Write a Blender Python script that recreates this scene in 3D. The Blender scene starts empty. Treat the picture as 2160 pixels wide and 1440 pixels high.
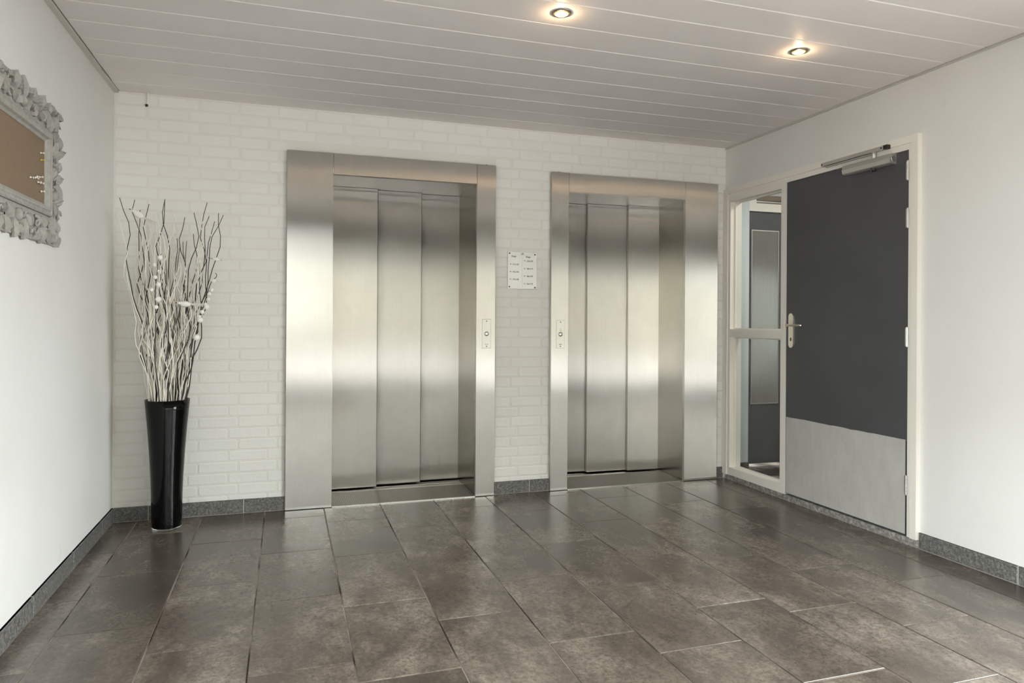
import bpy, math, random
from mathutils import Vector, Matrix
random.seed(7)
S = bpy.context.scene
COL = S.collection
R = math.radians

# ------------------------------------------------------------------ camera
F_PX = 1473.08
cam_d = bpy.data.cameras.new('camera')
cam = bpy.data.objects.new('camera', cam_d); COL.objects.link(cam)
cam_d.sensor_fit = 'HORIZONTAL'; cam_d.sensor_width = 36.0
cam_d.lens = F_PX * 36.0 / 2160.0
cam_d.shift_y = -46.0 / 2160.0
cam_d.clip_start = 0.05
_yaw, _roll = -0.3126, 0.0063
fw = Vector((-math.sin(_yaw), math.cos(_yaw), 0)); rt = Vector((math.cos(_yaw), math.sin(_yaw), 0)); up = Vector((0, 0, 1))
r2 = rt * math.cos(_roll) + up * math.sin(_roll); u2 = up * math.cos(_roll) - rt * math.sin(_roll)
m = Matrix((r2, u2, -fw)).transposed().to_4x4(); m.translation = Vector((0.9945, -4.7448, 1.2376))
cam.matrix_world = m
S.camera = cam

# ------------------------------------------------------------------ colour management, world, daylight
S.view_settings.view_transform = 'Standard'
S.view_settings.look = 'None'
S.view_settings.gamma = 1.0
S.view_settings.use_curve_mapping = False
S.view_settings.exposure = 1.68
S.cycles.use_denoising = True
S.cycles.max_bounces = 12; S.cycles.diffuse_bounces = 8; S.cycles.glossy_bounces = 6; S.cycles.transparent_max_bounces = 12
S.cycles.sample_clamp_indirect = 8.0
S.cycles.caustics_reflective = False; S.cycles.caustics_refractive = False
SKY = 9.0
w = bpy.data.worlds.new('overcast_sky'); S.world = w; w.use_nodes = True
bg = w.node_tree.nodes['Background']
bg.inputs[0].default_value = (0.965, 0.98, 0.99, 1); bg.inputs[1].default_value = SKY

XR, H, YF = 4.301, 2.6, -6.05            # right wall, ceiling height, glazed front behind the camera
SPOT_W, CORRIDOR_W = 0.38, 8.0
SPOT_COL = (1.0, 0.66, 0.36)

def area(name, loc, rot, sx, sy, power, col=(1, 1, 1), portal=False):
    l = bpy.data.lights.new(name, 'AREA'); l.shape = 'RECTANGLE'; l.size = sx; l.size_y = sy
    l.energy = power; l.color = col
    o = bpy.data.objects.new(name, l); o.location = loc; o.rotation_euler = rot; COL.objects.link(o)
    if portal: l.cycles.is_portal = True
    return o
area('front_window_portal', (2.15, YF - .02, 1.2), (R(90), 0, 0), 4.0, 2.1, 1, portal=True)
WLY, WRY, WZ = (-5.85, -4.2), (-5.85, -3.2), (.30, 2.40)      # unseen side windows, added for more daylight beside and behind the camera
area('left_fill_portal', (-.10, sum(WLY) / 2, sum(WZ) / 2), (0, R(-90), 0), 2.0, WLY[1] - WLY[0], 1, portal=True)
area('right_fill_portal', (XR + .10, sum(WRY) / 2, sum(WZ) / 2), (0, R(90), 0), 2.0, WRY[1] - WRY[0], 1, portal=True)

# ------------------------------------------------------------------ materials
def mat(name, base=(.8, .8, .8), rough=.5, metal=0.0, spec=.5, **kw):
    m = bpy.data.materials.new(name); m.use_nodes = True
    b = m.node_tree.nodes['Principled BSDF']
    b.inputs['Base Color'].default_value = (*base, 1); b.inputs['Roughness'].default_value = rough
    b.inputs['Metallic'].default_value = metal; b.inputs['Specular IOR Level'].default_value = spec
    for k, v in kw.items(): b.inputs[k].default_value = v
    return m
def nd(m, t, **kw):
    n = m.node_tree.nodes.new(t)
    for k, v in kw.items(): setattr(n, k, v)
    return n
def lk(m, a, b): m.node_tree.links.new(a, b)
def bsdf(m): return m.node_tree.nodes['Principled BSDF']
def wpos(m, scale=(1, 1, 1), per_object=0.0):
    g = nd(m, 'ShaderNodeNewGeometry'); mp = nd(m, 'ShaderNodeVectorMath', operation='MULTIPLY')
    lk(m, g.outputs['Position'], mp.inputs[0]); mp.inputs[1].default_value = scale
    out = mp.outputs[0]
    if per_object:
        oi = nd(m, 'ShaderNodeObjectInfo'); c = nd(m, 'ShaderNodeMath', operation='MULTIPLY'); c.inputs[1].default_value = per_object
        lk(m, oi.outputs['Random'], c.inputs[0])
        a = nd(m, 'ShaderNodeVectorMath', operation='ADD'); lk(m, out, a.inputs[0]); lk(m, c.outputs[0], a.inputs[1]); out = a.outputs[0]
    return out
def noise(m, vec, scale, detail=4, rough=.55, dist=0.0):
    n = nd(m, 'ShaderNodeTexNoise'); lk(m, vec, n.inputs['Vector'])
    n.inputs['Scale'].default_value = scale; n.inputs['Detail'].default_value = detail
    n.inputs['Roughness'].default_value = rough; n.inputs['Distortion'].default_value = dist
    return n.outputs['Fac']
def ramp(m, fac, stops):
    r = nd(m, 'ShaderNodeValToRGB'); lk(m, fac, r.inputs[0]); e = r.color_ramp.elements
    while len(e) > len(stops): e.remove(e[-1])
    while len(e) < len(stops): e.new(.5)
    for el, (p, c) in zip(e, stops): el.position = p; el.color = (*c, 1)
    return r.outputs[0]
def bump(m, fac, strength=.2, dist=.002, prev=None):
    b = nd(m, 'ShaderNodeBump'); b.inputs['Strength'].default_value = strength; b.inputs['Distance'].default_value = dist
    lk(m, fac, b.inputs['Height'])
    if prev: lk(m, prev, b.inputs['Normal'])
    lk(m, b.outputs[0], bsdf(m).inputs['Normal']); return b.outputs[0]
def mixc(m, fac, a, b, blend='MIX'):
    n = nd(m, 'ShaderNodeMix', data_type='RGBA', blend_type=blend)
    if isinstance(fac, float): n.inputs[0].default_value = fac
    else: lk(m, fac, n.inputs[0])
    for v, i in ((a, 6), (b, 7)):
        if isinstance(v, tuple): n.inputs[i].default_value = (*v, 1)
        else: lk(m, v, n.inputs[i])
    return n.outputs[2]

def plaster(name, c1, c2, bstr=.35):
    m = mat(name, c1, .75, spec=.25)
    p = wpos(m)
    base = ramp(m, noise(m, p, 1.6, 4), [(.3, c1), (.7, c2)])
    scuff = ramp(m, noise(m, p, 3.3, 8, .7), [(.64, (0, 0, 0)), (.76, (.5, .5, .5))])      # faint hand marks
    lk(m, mixc(m, scuff, base, tuple(x * .80 for x in c1)), bsdf(m).inputs['Base Color'])
    bump(m, noise(m, p, 120, 3), bstr, .0015); return m
M = {}
M['plaster'] = plaster('painted_plaster', (.70, .695, .675), (.74, .735, .72))
M['plaster_blue'] = plaster('pale_blue_plaster', (.60, .66, .70), (.66, .71, .74))
m = M['brick'] = mat('white_painted_brick', (.80, .79, .75), .6, spec=.3)
p = wpos(m); p2 = wpos(m, (1, 1, 1), 37.0)
lk(m, ramp(m, noise(m, p2, 3.0, 5), [(.25, (.79, .785, .755)), (.75, (.84, .835, .81))]), bsdf(m).inputs['Base Color'])
bump(m, noise(m, p, 55, 5), .35, .003)
m = M['mortar'] = mat('white_painted_mortar', (.78, .77, .73), .65, spec=.3)
bump(m, noise(m, wpos(m), 70, 5), .4, .003)

def steel(name, base, rough, aniso=.9, spread=.07):
    """brushed metal: long sideways spread, short tails (Beckmann)"""
    m = bpy.data.materials.new(name); m.use_nodes = True; m.node_tree.nodes.clear()
    out = nd(m, 'ShaderNodeOutputMaterial'); b = nd(m, 'ShaderNodeBsdfAnisotropic', distribution='BECKMANN')
    b.inputs['Anisotropy'].default_value = aniso
    t = nd(m, 'ShaderNodeCombineXYZ'); t.inputs[0].default_value = .02; t.inputs[1].default_value = .02; t.inputs[2].default_value = 1.0
    lk(m, t.outputs[0], b.inputs['Tangent'])
    n = noise(m, wpos(m, (90, 90, 1.2)), 2.5, 3); smear = noise(m, wpos(m), 5.0, 5, .6, .6)
    c = ramp(m, n, [(.3, tuple(x * .94 for x in base)), (.7, base)])
    c2 = mixc(m, .35, c, ramp(m, smear, [(.35, tuple(x * .86 for x in base)), (.65, base)]))
    lk(m, c2, b.inputs['Color'])
    rr = nd(m, 'ShaderNodeMapRange'); lk(m, smear, rr.inputs[0]); rr.inputs[3].default_value = rough - .012; rr.inputs[4].default_value = rough + .012
    oi = nd(m, 'ShaderNodeObjectInfo'); ad = nd(m, 'ShaderNodeMath', operation='MULTIPLY_ADD'); lk(m, oi.outputs['Random'], ad.inputs[0]); ad.inputs[1].default_value = spread; lk(m, rr.outputs[0], ad.inputs[2])
    lk(m, ad.outputs[0], b.inputs['Roughness'])
    lk(m, b.outputs[0], out.inputs[0]); return m
M['steel'] = steel('brushed_stainless_steel', (.64, .618, .578), .33, .863, .03)
M['steel_plate'] = steel('satin_steel_plate', (.68, .66, .62), .36, .55)
M['wired'] = steel('wired_reeded_glass', (.40, .39, .37), .33, .86, .01)
M['steel_lining'] = steel('lining_steel', (.62, .60, .56), .234, .635, .02)
M['soffit'] = mat('darkened_soffit_steel', (.36, .345, .335), .35, .9)  # soffit shade put into the colour: darker than the other steel
M['sill'] = mat('worn_sill_metal', (.24, .225, .20), .5, .7)
M['sill_rib'] = mat('sill_rib_metal', (.42, .40, .37), .4, .8)
M['dark_gap'] = mat('dark_gap', (.012, .011, .01), .8)

m = M['tile'] = mat('mottled_stone_tile', (.12, .11, .1), .38, spec=.65)
p = wpos(m, (1, 1, 1), 91.0); ps = wpos(m, (1.0, .55, 1), 53.0)
n1 = noise(m, ps, 3.0, 12, .72, .15); n2 = noise(m, p, 60, 8, .8, .1); n3 = noise(m, ps, 7.0, 12, .8, .2)
c1 = ramp(m, n1, [(.30, (.046, .035, .027)), (.50, (.124, .101, .081)), (.70, (.27, .230, .190))])
c2 = mixc(m, ramp(m, n2, [(.38, (.75, .75, .75)), (.56, (0, 0, 0))]), c1, (.05, .040, .033))
c3 = mixc(m, ramp(m, n3, [(.36, (.7, .7, .7)), (.50, (0, 0, 0))]), c2, (.048, .038, .031))
oi = nd(m, 'ShaderNodeObjectInfo'); mr = nd(m, 'ShaderNodeMapRange'); lk(m, oi.outputs['Random'], mr.inputs[0]); mr.inputs[3].default_value = .88; mr.inputs[4].default_value = 1.12
hs = nd(m, 'ShaderNodeHueSaturation'); lk(m, mr.outputs[0], hs.inputs['Value']); lk(m, c3, hs.inputs['Color'])
lk(m, hs.outputs[0], bsdf(m).inputs['Base Color'])
rr = nd(m, 'ShaderNodeMapRange'); lk(m, n3, rr.inputs[0]); rr.inputs[3].default_value = .18; rr.inputs[4].default_value = .32
lk(m, rr.outputs[0], bsdf(m).inputs['Roughness'])
b0 = bump(m, n1, .15, .003); bump(m, n2, .15, .001, b0)
m = M['grout'] = mat('pale_brown_grout', (.16, .135, .115), .85, spec=.2)
lk(m, ramp(m, noise(m, wpos(m), 2.2, 3), [(.42, (.05, .043, .038)), (.56, (.42, .36, .31))]), bsdf(m).inputs['Base Color'])
m = M['skirt'] = mat('grey_skirting_tile', (.12, .115, .11), .5)
p = wpos(m, (1, 1, 1), 17.0)
lk(m, ramp(m, noise(m, p, 90, 6, .7, .6), [(.34, (.045, .043, .041)), (.5, (.12, .116, .11)), (.66, (.26, .25, .24))]), bsdf(m).inputs['Base Color'])
bump(m, noise(m, p, 90, 6, .7), .4, .002)
M['skirt_grout'] = mat('light_grey_grout', (.42, .40, .37), .85, spec=.2)
m = M['stone'] = mat('rough_stone_threshold', (.25, .24, .22), .8, spec=.25)
lk(m, ramp(m, noise(m, wpos(m), 45, 8, .75), [(.32, (.10, .095, .09)), (.5, (.24, .23, .21)), (.66, (.5, .48, .45))]), bsdf(m).inputs['Base Color'])
bump(m, noise(m, wpos(m), 60, 8, .75), .8, .004)

m = M['board'] = mat('ceiling_board_paint', (.78, .76, .75), .55, spec=.35)
lk(m, ramp(m, noise(m, wpos(m, (.5, 2, 2), 11.0), 1.5, 5), [(.3, (.79, .755, .745)), (.7, (.83, .80, .79))]), bsdf(m).inputs['Base Color'])
M['board_edge'] = mat('ceiling_tongue_paint', (.80, .78, .76), .5)
M['trim_grey'] = mat('grey_cornice_paint', (.60, .585, .55), .55)
M['void'] = mat('painted_dark_void', (.02, .018, .016), .9)  # near-black colour stands in for unlit depth
M['cream'] = mat('cream_gloss_paint', (.80, .765, .70), .35)
m = M['door_grey'] = mat('dark_grey_door_paint', (.065, .064, .066), .42, spec=.45)
lk(m, ramp(m, noise(m, wpos(m), 3, 3), [(.3, (.062, .062, .067)), (.7, (.073, .073, .079))]), bsdf(m).inputs['Base Color'])
m = M['kick'] = mat('scuffed_grey_kick_plate', (.40, .385, .36), .6, .0)
lk(m, ramp(m, noise(m, wpos(m, (3, 3, 1.3)), 4.5, 9, .72), [(.3, (.41, .40, .375)), (.7, (.50, .49, .46))]), bsdf(m).inputs['Base Color'])
M['edge_blue'] = mat('dark_blue_green_door_edge', (.03, .045, .055), .5)
M['alu'] = mat('satin_aluminium', (.50, .485, .46), .42, .7)
M['nickel'] = mat('brushed_nickel', (.72, .68, .60), .25, 1.0)
M['chrome'] = mat('zinc_hinge_metal', (.75, .75, .74), .28, 1.0)
M['black'] = mat('black_plastic', (.012, .012, .012), .45)
M['black_glass'] = mat('glossy_black_glass', (.002, .002, .002), .06, spec=.22)
M['clear_glass'] = mat('clear_glass', (.95, .97, .96), .02, **{'Transmission Weight': 1.0, 'IOR': 1.45})
def pane_mat(name, tint, ior=1.5, rough=.0):
    m = bpy.data.materials.new(name); m.use_nodes = True; nt = m.node_tree; nt.nodes.clear()
    o = nd(m, 'ShaderNodeOutputMaterial'); mx = nd(m, 'ShaderNodeMixShader'); t = nd(m, 'ShaderNodeBsdfTransparent'); g = nd(m, 'ShaderNodeBsdfGlossy')
    f = nd(m, 'ShaderNodeFresnel'); f.inputs[0].default_value = ior
    t.inputs[0].default_value = (*tint, 1); g.inputs['Roughness'].default_value = rough
    ge = nd(m, 'ShaderNodeNewGeometry'); iv = nd(m, 'ShaderNodeMath', operation='SUBTRACT'); iv.inputs[0].default_value = 1.0; lk(m, ge.outputs['Backfacing'], iv.inputs[1])
    mu = nd(m, 'ShaderNodeMath', operation='MULTIPLY'); lk(m, f.outputs[0], mu.inputs[0]); lk(m, iv.outputs[0], mu.inputs[1])
    lk(m, mu.outputs[0], mx.inputs[0]); lk(m, t.outputs[0], mx.inputs[1]); lk(m, g.outputs[0], mx.inputs[2]); lk(m, mx.outputs[0], o.inputs[0]); return m
M['pane'] = pane_mat('window_pane_glass', (.93, .95, .94))
M['twig_white'] = mat('white_painted_twig', (.90, .86, .79), .6)
M['twig_dark'] = mat('dark_brown_twig', (.035, .028, .022), .6)
m = M['felt'] = mat('white_felt', (.92, .91, .87), .9, spec=.1); bump(m, noise(m, wpos(m), 700, 3), .5, .002)
M['feather'] = mat('white_feather', (.88, .86, .81), .8, spec=.15)
m = M['carved'] = mat('grey_chalk_paint', (.36, .35, .32), .85, spec=.2)
lk(m, ramp(m, noise(m, wpos(m), 40, 5), [(.3, (.32, .31, .285)), (.7, (.41, .40, .37))]), bsdf(m).inputs['Base Color'])
m = M['cork'] = mat('brown_pin_board', (.25, .18, .12), .9, spec=.15)
lk(m, ramp(m, noise(m, wpos(m), 350, 4, .7), [(.3, (.205, .15, .10)), (.7, (.27, .20, .14))]), bsdf(m).inputs['Base Color'])
M['pin_white'] = mat('white_plastic', (.82, .80, .78), .35)
M['pin_yellow'] = mat('yellow_plastic', (.65, .55, .03), .35)
m = M['sign'] = steel('engraved_plate_metal', (.50, .495, .485), .42, .3)
M['ink'] = mat('dark_engraving', (.05, .047, .045), .7)
M['ink_faint'] = mat('faint_engraving', (.30, .29, .28), .7)
def emit(name, col, s):
    m = mat(name, (0, 0, 0)); b = bsdf(m); b.inputs['Emission Color'].default_value = (*col, 1); b.inputs['Emission Strength'].default_value = s; return m
M['bulb'] = emit('halogen_bulb_glow', (1.0, .80, .46), 1.15)
M['bulb_rim'] = emit('warm_bulb_rim', (1.0, .46, .11), .55)
M['reflector'] = mat('gold_reflector', (.85, .55, .22), .2, 1.0)
M['ring'] = mat('dark_nickel_ring', (.42, .39, .34), .35, 1.0)
M['pipe'] = mat('beige_pipe_insulation', (.24, .195, .15), .7)
m = M['paving'] = mat('pale_outdoor_paving', (.42, .39, .36), .85)
lk(m, ramp(m, noise(m, wpos(m), 1.2, 6), [(.3, (.15, .137, .130)), (.7, (.185, .171, .163))]), bsdf(m).inputs['Base Color'])
M['facade'] = mat('cream_render', (.195, .183, .150), .85, spec=.1)
M['pane_far'] = mat('far_window_glass', (.10, .11, .12), .1)
M['dim_ground'] = mat('dim_side_ground', (.20, .195, .19), .9)  # unseen side ground, kept dark to cut bounce onto the ceiling
M['conduit'] = mat('white_conduit', (.93, .91, .87), .45)

# ------------------------------------------------------------------ geometry helpers
class MB:
    def __init__(s): s.v = []; s.f = []
    def add(s, vs, fs):
        o = len(s.v); s.v += [tuple(v) for v in vs]; s.f += [tuple(i + o for i in f) for f in fs]; return s
    def box(s, x0, x1, y0, y1, z0, z1):
        return s.add([(x0, y0, z0), (x1, y0, z0), (x1, y1, z0), (x0, y1, z0), (x0, y0, z1), (x1, y0, z1), (x1, y1, z1), (x0, y1, z1)],
                     [(0, 3, 2, 1), (4, 5, 6, 7), (0, 1, 5, 4), (1, 2, 6, 5), (2, 3, 7, 6), (3, 0, 4, 7)])
    def cham(s, x0, x1, y0, y1, z0, z1, c, axis, sign):
        """box whose face on +-axis is inset by c all round"""
        lo = [x0, y0, z0]; hi = [x1, y1, z1]
        a = 'xyz'.index(axis); b, d = [(1, 2), (2, 0), (0, 1)][a]
        top = hi[a] if sign > 0 else lo[a]; bot = lo[a] if sign > 0 else hi[a]; mid = top - sign * c
        def ring(h, i):
            r = []
            for q, t in ((lo[b] + i, lo[d] + i), (hi[b] - i, lo[d] + i), (hi[b] - i, hi[d] - i), (lo[b] + i, hi[d] - i)):
                p = [0, 0, 0]; p[a] = h; p[b] = q; p[d] = t; r.append(p)
            return r
        vs = ring(bot, 0) + ring(mid, 0) + ring(top, c)
        fs = [(3, 2, 1, 0), (8, 9, 10, 11)]
        for k in (0, 4): fs += [(k + i, k + (i + 1) % 4, k + 4 + (i + 1) % 4, k + 4 + i) for i in range(4)]
        if sign < 0: fs = [f[::-1] for f in fs]
        return s.add(vs, fs)
    def prism(s, pts, axis, a0, a1):
        """2-D outline extruded along an axis; pts in the other two axes in cyclic order"""
        a = 'xyz'.index(axis); b, d = [(1, 2), (2, 0), (0, 1)][a]; n = len(pts); vs = []
        for h in (a0, a1):
            for q, t in pts:
                p = [0, 0, 0]; p[a] = h; p[b] = q; p[d] = t; vs.append(p)
        fs = [tuple(range(n - 1, -1, -1)), tuple(range(n, 2 * n))] + [(i, (i + 1) % n, n + (i + 1) % n, n + i) for i in range(n)]
        return s.add(vs, fs)
    def tube(s, pts, rad, n=8, caps=True):
        pts = [Vector(p) for p in pts]; k = len(pts)
        if not hasattr(rad, '__len__'): rad = [rad] * k
        t0 = (pts[1] - pts[0]).normalized(); u = t0.orthogonal().normalized(); vs = []; fs = []
        for i, p in enumerate(pts):
            t = (pts[min(i + 1, k - 1)] - pts[max(i - 1, 0)]).normalized()
            u = (u - t * u.dot(t)).normalized(); v = t.cross(u)
            vs += [p + (u * math.cos(2 * math.pi * j / n) + v * math.sin(2 * math.pi * j / n)) * rad[i] for j in range(n)]
        for i in range(k - 1):
            fs += [(i * n + j, i * n + (j + 1) % n, (i + 1) * n + (j + 1) % n, (i + 1) * n + j) for j in range(n)]
        if caps: fs += [tuple(range(n - 1, -1, -1)), tuple(range((k - 1) * n, k * n))]
        return s.add(vs, fs)
    def lathe(s, prof, c=(0, 0, 0), n=32, closed=True):
        vs = []; fs = []
        for r, z in prof: vs += [(c[0] + r * math.cos(2 * math.pi * j / n), c[1] + r * math.sin(2 * math.pi * j / n), c[2] + z) for j in range(n)]
        for i in range(len(prof) - 1):
            fs += [(i * n + j, i * n + (j + 1) % n, (i + 1) * n + (j + 1) % n, (i + 1) * n + j) for j in range(n)]
        if closed: fs += [tuple(range(n - 1, -1, -1)), tuple(range((len(prof) - 1) * n, len(prof) * n))]
        return s.add(vs, fs)
    def ball(s, c, r, nu=12, nv=8, sq=(1, 1, 1)):
        vs = [(c[0], c[1], c[2] - r * sq[2])]
        for i in range(1, nv):
            a = math.pi * i / nv - math.pi / 2
            vs += [(c[0] + r * sq[0] * math.cos(a) * math.cos(2 * math.pi * j / nu), c[1] + r * sq[1] * math.cos(a) * math.sin(2 * math.pi * j / nu), c[2] + r * sq[2] * math.sin(a)) for j in range(nu)]
        vs.append((c[0], c[1], c[2] + r * sq[2])); fs = []
        fs += [(0, 1 + (j + 1) % nu, 1 + j) for j in range(nu)]
        for i in range(nv - 2):
            a = 1 + i * nu
            fs += [(a + j, a + (j + 1) % nu, a + nu + (j + 1) % nu, a + nu + j) for j in range(nu)]
        a = 1 + (nv - 2) * nu; fs += [(a + j, a + (j + 1) % nu, len(vs) - 1) for j in range(nu)]
        return s.add(vs, fs)
    def mesh(s, name, m, smooth=False):
        me = bpy.data.meshes.new(name); me.from_pydata(s.v, [], s.f)
        if smooth: me.polygons.foreach_set('use_smooth', [True] * len(me.polygons))
        me.materials.append(m); me.update(); return me
    def build(s, name, m, parent=None, smooth=False, **props):
        return link(name, s.mesh(name, m, smooth), parent, **props)
def link(name, data, parent=None, loc=None, rot=None, **props):
    o = bpy.data.objects.new(name, data); COL.objects.link(o)
    if parent: o.parent = parent
    if loc is not None: o.location = loc
    if rot is not None: o.rotation_euler = rot
    for k, v in props.items(): o[k] = v
    return o
def thing(name, label, cat, loc=(0, 0, 0), group=None):
    o = link(name, None, loc=loc, label=label, category=cat)
    o.empty_display_size = .1
    if group: o['group'] = group
    return o
def tag(o, label, cat, group=None):
    o['label'] = label; o['category'] = cat
    if group: o['group'] = group
    return o
ST = dict(kind='structure')
def autosmooth(o, deg=35):
    me = o.data; me.polygons.foreach_set('use_smooth', [True] * len(me.polygons)); me.set_sharp_from_angle(angle=R(deg)); return o
def lettering(name, txt, size, m, parent, loc, align='LEFT', rot=(R(90), 0, 0), sx=1.0):
    c = bpy.data.curves.new('txt', 'FONT'); c.body = txt; c.size = size; c.extrude = .0003; c.offset = .0003; c.align_x = align; c.align_y = 'CENTER'; c.resolution_u = 2
    o = bpy.data.objects.new('txt', c); COL.objects.link(o); bpy.context.view_layer.update()
    me = bpy.data.meshes.new_from_object(o.evaluated_get(bpy.context.evaluated_depsgraph_get()))
    bpy.data.objects.remove(o); bpy.data.curves.remove(c); me.materials.clear(); me.materials.append(m)
    r = link(name, me, parent, loc, rot); r.scale = (sx, 1, 1); return r

# ================================================================== SETTING
# ---- floor
q = MB().box(-.2, XR + .115, YF - .15, .75, -.12, -.0035); q.box(XR + .115, 6.1, -2.7, .75, -.12, -.0035)
fl = q.build('floor', M['grout'], **ST)
lines = [0.0, .142, .506, .872, 1.235, 1.597, 1.96, 2.325, 2.687, 3.043, 3.395, 3.755, 4.11, 4.299]
phase = [-.607, -.32, -.585, -.21, -.362, -.613, -.282, -.48, -.16, -.315, -.565, -.172, -.59]
TL = .655; g = .0029
for c in range(13):
    x0, x1 = lines[c] + g, lines[c + 1] - g
    y1 = -.001; edges = [y1]; y = phase[c]
    while y > YF: edges.append(y); y -= TL
    edges.append(YF + .01)
    cache = {}
    for a, b in zip(edges, edges[1:]):
        ya, yb = a - g, b + g; L = round(ya - yb, 3)
        if L < .03: continue
        if L not in cache: cache[L] = MB().cham(-(x1 - x0) / 2, (x1 - x0) / 2, -L / 2, L / 2, -.009, 0, .0012, 'z', 1).mesh('tile', M['tile'])
        link('tile', cache[L], fl, ((x0 + x1) / 2, (ya + yb) / 2, random.uniform(-.0003, .0004)), (random.uniform(-.0006, .0006), random.uniform(-.0009, .0009), 0))

# ---- ceiling
ce = MB().box(-.2, XR + .12, YF - .15, .2, H + .009, H + .12).build('ceiling', M['board_edge'], **ST)
ys = [-.004] + [-.2 - .2197 * k for k in range(40)]
ys = [y for y in ys if y > YF] + [YF + .005]
LAMPS = [(2.148, -1.861), (3.445, -1.836)]
for a, b in zip(ys, ys[1:]):
    L = (a - b) - .0035
    mb = MB(); c = .0055; h = L / 2
    mb.prism([(-h, .010), (-h, .006), (-h + c, 0), (h - .001, 0), (h, .001), (h, .010)], 'x', -2.125, 2.125)
    o = mb.build('ceiling_board', M['board'], ce); o.location = (2.155, (a + b) / 2, H + random.uniform(-.0006, .0006))

MB().box(XR - .024, XR - .012, -3.2, -1.25, H + .004, H + .0088).build('shadow_gap', M['void'], ce)  # dark strip laid in the gap, its shade put in by colour
MB().box(.0252, .0305, YF, -.2, H + .003, H + .0088).build('shadow_gap', M['void'], ce)  # same painted shade along the left cornice
# ---- plain walls
wl = MB(); wl.box(-.15, 0, WLY[1], .05, 0, H + .01); wl.box(-.15, 0, YF, WLY[0], 0, H + .01); wl.box(-.15, 0, *WLY, 0, WZ[0]); wl.box(-.15, 0, *WLY, WZ[1], H + .01)
wl.build('wall_left', M['plaster'], **ST)
wr = MB(); wr.box(XR, XR + .11, WRY[1], -1.775, 0, H + .01); wr.box(XR, XR + .11, YF, WRY[0], 0, H + .01); wr.box(XR, XR + .11, *WRY, 0, WZ[0]); wr.box(XR, XR + .11, *WRY, WZ[1], H + .01); wr.box(XR, XR + .11, -1.775, -.025, 2.258, H + .01); wr.box(XR, XR + .11, -.025, .237, 0, H + .01)
wr.build('wall_right', M['plaster'], **ST)
# ---- glazed front behind the camera
wf = MB(); wf.box(0, XR, YF - .15, YF, 2.22, H + .01); wf.box(0, .14, YF - .15, YF, .16, 2.22); wf.box(XR - .14, XR, YF - .15, YF, .16, 2.22)
wf.build('wall_front', M['plaster'], **ST)
MB().box(.001, XR - .001, YF, -4.35, 2.27, H + .003).build('added_bulkhead', M['door_grey'], **ST)      # dark bulkhead added out of view, to darken the steel's reflections
wi = link('window_1', None, **ST)
MB().box(0, XR, YF - .15, YF, -.01, .16).build('plinth', M['door_grey'], wi)
fx = [.14, 1.48, 2.82, XR - .14]
fr = MB(); fr.box(.14, XR - .14, YF - .1, YF - .04, 2.16, 2.22); fr.box(.14, XR - .14, YF - .1, YF - .04, .16, .24)
for x in fx: fr.box(max(.14, x - .03), min(XR - .14, x + .03), YF - .1, YF - .04, .24, 2.16)
fr.build('window_frame', M['door_grey'], wi)
for a, b in zip(fx, fx[1:]): MB().box(a + .03, b - .03, YF - .075, YF - .067, .22, 2.16).build('pane', M['pane'], wi)
for nm, xa, (ya, yb) in (('fill_window_left', -.09, WLY), ('fill_window_right', XR + .05, WRY)):  # added windows, out of view, to let in extra daylight
    wi = link(nm, None, **ST); q = MB(); ym = (ya + yb) / 2
    q.box(xa, xa + .05, ya, yb, WZ[0], WZ[0] + .05); q.box(xa, xa + .05, ya, yb, WZ[1] - .05, WZ[1])
    for y in (ya + .025, ym, yb - .025): q.box(xa, xa + .05, y - .025, y + .025, WZ[0] + .05, WZ[1] - .05)
    q.build('window_frame', M['door_grey'], wi)
    for a, b in ((ya + .05, ym - .025), (ym + .025, yb - .05)): MB().box(xa + .02, xa + .027, a, b, WZ[0] + .05, WZ[1] - .05).build('pane', M['pane'], wi)
MB().box(-25, 30, -45, YF - .151, -.2, -.03).build('ground', M['paving'], **ST)
q = MB(); q.box(-25, -.21, YF - .15, 1, -.2, -.035); q.box(6.11, 30, YF - .15, 1, -.2, -.035); q.box(XR + .12, 6.2, YF - .15, -2.71, -.2, -.012)
q.build('ground_side', M['dim_ground'], **ST)

ob = link('added_facade', None, loc=(2, -27, 0), **ST)  # unseen facade added to dim the view through the front glazing
MB().box(-22, 22, -3, 0, -.05, 9).build('wall', M['facade'], ob)
for i in range(9):
    for z in (3.6, 6.4): MB().box(-20 + 4.6 * i, -18.2 + 4.6 * i, 0, .04, z, z + 1.5).build('window', M['pane_far'], ob)
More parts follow.
